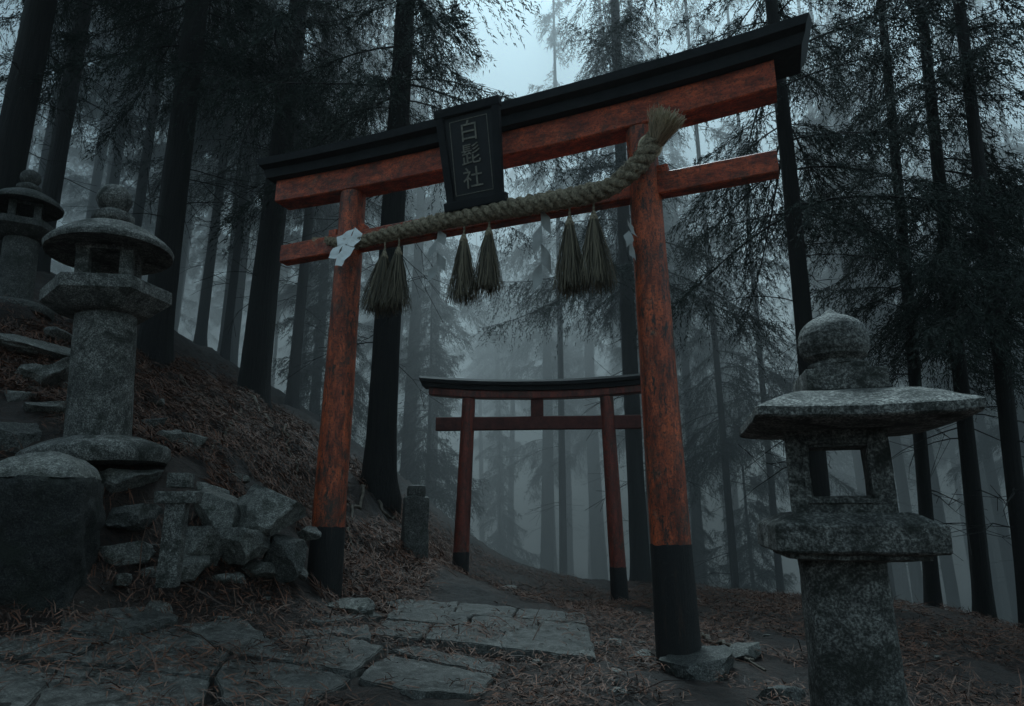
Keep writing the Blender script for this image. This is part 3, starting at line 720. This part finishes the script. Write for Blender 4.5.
CR={'high':[crown(1,6.2,24,112,3.2,1.1,1.0,2,22,1.25),crown(2,5.6,24,112,3.0,1.1,1.0,1.5,22,1.25)],
 'mid':[crown(3,5.0,22,95,2.3,1.05,1.1,1,14,1.25),crown(4,4.2,22,95,2.3,1.05,1.1,1,14,1.25)],
 'far':[crown(5,8.5,25,80,2.8,1.9,1.0,2,12),crown(6,6,25,80,2.6,1.9,1.0,1.5,12)],
 'bare':[crown(9,12,25,70,2.6,1.9,1.0,3,12),crown(10,10.5,25,70,2.6,1.9,1.0,3,12)],
 'young':[crown(7,.6,7,90,1.8,1.4,1.3),crown(8,.9,8.5,95,2.0,1.4,1.3)]}
TN=0
def tree(px,py,Y,d,kind,label,group=None,rz=None,sc=1.0,lean=0):
    global TN
    p=at(px,py,Y); x,y=p[0],p[1]; z=gz(x,y); TN+=1
    rz=rz if rz is not None else random.uniform(0,6.28)
    t=empty('cedar_tree',(x,y,z),label,'tree',group,rz); t.scale=(1,1,sc)
    if lean: t.rotation_euler=(Matrix.Rotation(R(lean),3,'Y')@Matrix.Rotation(rz,3,'Z')).to_euler()
    a=bpy.data.objects.new('trunk',TM[TN%4]); C.objects.link(a); a.parent=t; a.scale=(d,d,1 if kind!='young' else .33)
    cm,bmsh=CR[kind][TN%2]
    c=bpy.data.objects.new('crown',cm); C.objects.link(c); c.parent=t
    b=bpy.data.objects.new('branches',bmsh); C.objects.link(b); b.parent=t
TR=[(12,150,8.5,.45,'high','thick dark cedar at the left photo edge above the far lantern'),
(60,150,11.5,.34,'high','dark cedar between the left-edge cedar and the pale round lantern'),
(158,330,9.5,.44,'high','thick dark cedar rising directly behind the pale round lantern'),
(205,300,16,.26,'high','slim hazy cedar left of the thinnest pole-like trunk'),
(231,300,15,.2,'high','thinnest pole-like cedar trunk between two thick trunks on the left bank'),
(262,300,11,.50,'high','thick leaning-looking cedar on the bank top left of the large gate'),
(300,300,14,.25,'high','slender cedar just left of the left gate post'),
(384,380,9.5,.44,'high','thick dark cedar standing right behind the left post of the large gate'),
(795,300,9,.28,'high','black cedar trunk rising behind the right end of the large gate beams'),
(764,420,18,.2,'mid','thin straight cedar between the right gate post and the square lantern'),
(931,590,10,.20,'mid','dark cedar above the right edge of the square lantern cap'),
(982,600,9.5,.23,'mid','dark cedar just right of the square lantern'),
(1018,560,8.8,.22,'mid','dark cedar at the right photo edge'),
(640,560,13.5,.38,'high','dark cedar half hidden behind the right post of the large gate'),
(545,500,30,.65,'far','broad misty trunk seen through the right half of the small gate'),
(598,500,34,.85,'far','widest grey misty trunk between the small gate posts on the right'),
(697,500,27,.5,'bare','misty trunk just right of the right gate post'),
(905,500,22,.4,'bare','misty cedar behind the right rim of the square lantern'),
(728,500,34,.5,'bare','pale misty trunk midway between the gate post and the square lantern'),
(432,470,24,.42,'far','misty cedar left of the small gate top'),
(722,420,17,.2,'mid','slim cedar with drooping boughs showing under the right end of the beams'),
(745,480,21,.14,'young','young cedar with feathery boughs right of the large gate'),
(428,450,19,.14,'young','young cedar behind the left end of the small gate top beam'),
(690,480,24,.14,'young','young cedar hidden partly by the right gate post'),
(500,470,29,.14,'young','young cedar seen beneath the small gate'),
(330,330,17,.14,'young','young cedar on the bank behind the left gate post'),
(845,250,17,.22,'bare','hazy cedar above the square lantern finial'),
(870,420,24,.25,'bare','misty cedar seen just above the cap of the square lantern'),
(560,400,21,.26,'bare','tall slim cedar whose crown closes the sky gap above the gate beam')]
for k,a in enumerate(TR): tree(*a,lean={10:3.5,11:4.2,12:4.2,8:1.0}.get(k,0))
GR1='cedars on the upper left bank in mist'; GR2='faint cedars deep in the mist'
for px,Y,d in ((112,18,.3),(140,15,.26),(92,22,.34),(330,19,.3),(348,24,.36),(40,17,.3),(190,24,.35),(250,22,.3)):
    tree(px,200,Y,d,'far','hazy slender cedar among those on the upper left bank',GR1)
pr=random.Random(4)
for k in range(80):
    Y=pr.uniform(18,50); px=pr.uniform(-40,1070)
    if 480<px<560 and Y<36: Y=pr.uniform(36,50)
    tree(px,450,Y,pr.uniform(.2,.48),'bare' if k%4 else 'far','faint grey cedar deep in the misty forest background',GR2,sc=pr.uniform(.85,1.1),lean=pr.uniform(-1.5,1.5))
# ---------------- mist (fills the whole wood, thin at the gate, thicker deeper in) ----------------
b=boxbm(110,76,34,0); o=frombm('mist',b,M['ground']); o.location=(0,35,1)
m=bpy.data.materials.new('mist'); m.use_nodes=True; nt=m.node_tree; nt.nodes.clear()
ou=nt.nodes.new('ShaderNodeOutputMaterial'); vs=nt.nodes.new('ShaderNodeVolumeScatter')
ge=nt.nodes.new('ShaderNodeNewGeometry'); sx=nt.nodes.new('ShaderNodeSeparateXYZ'); nt.links.new(ge.outputs['Position'],sx.inputs[0])
mr=nt.nodes.new('ShaderNodeMapRange'); mr.inputs['From Min'].default_value=9; mr.inputs['From Max'].default_value=15; mr.inputs['To Min'].default_value=.0005; mr.inputs['To Max'].default_value=.058
nt.links.new(sx.outputs[1],mr.inputs[0]); nt.links.new(mr.outputs[0],vs.inputs['Density'])
# near-white droplets: equal scattering and extinction in every channel, so that distant mist keeps its cool tone
vs.inputs['Color'].default_value=(.97,.985,1,1); vs.inputs['Anisotropy'].default_value=.25
nt.links.new(vs.outputs[0],ou.inputs['Volume']); o.data.materials.clear(); o.data.materials.append(m)
tag(o,'grey blue mist filling the forest','mist',kind='structure')
# ---------------- world, sun, camera ----------------
w=bpy.data.worlds.new('World'); S.world=w; w.use_nodes=True; nt=w.node_tree; bg=nt.nodes['Background']
sky=nt.nodes.new('ShaderNodeTexSky'); sky.sky_type='NISHITA'; sky.sun_disc=False
EL,AZ=R(60),R(4)
sky.sun_elevation=EL; sky.sun_rotation=AZ; sky.air_density=1.5; sky.dust_density=2.5
hs=nt.nodes.new('ShaderNodeHueSaturation'); hs.inputs['Saturation'].default_value=.22
nt.links.new(sky.outputs[0],hs.inputs['Color']); tc=mix(nt,hs.outputs[0],(.60,.88,1.0),1.0,'MULTIPLY')
nt.links.new(tc,bg.inputs['Color']); bg.inputs['Strength'].default_value=.108
sl=bpy.data.lights.new('sun','SUN'); sl.energy=4.6; sl.angle=R(18); sl.color=(.66,.90,1)
so=bpy.data.objects.new('sun',sl); C.objects.link(so)
dv=Vector((math.sin(AZ)*math.cos(EL),math.cos(AZ)*math.cos(EL),math.sin(EL)))
so.rotation_euler=dv.to_track_quat('Z','Y').to_euler()
cam=bpy.data.cameras.new('camera'); cam.lens=22.5; cam.sensor_width=36; cam.clip_end=500; cam.clip_start=.05
co_=bpy.data.objects.new('camera',cam); C.objects.link(co_); co_.rotation_euler=(R(90)+PIT,0,0); S.camera=co_
S.view_settings.view_transform='Standard'; S.view_settings.look='None'; S.view_settings.exposure=0; S.view_settings.gamma=1
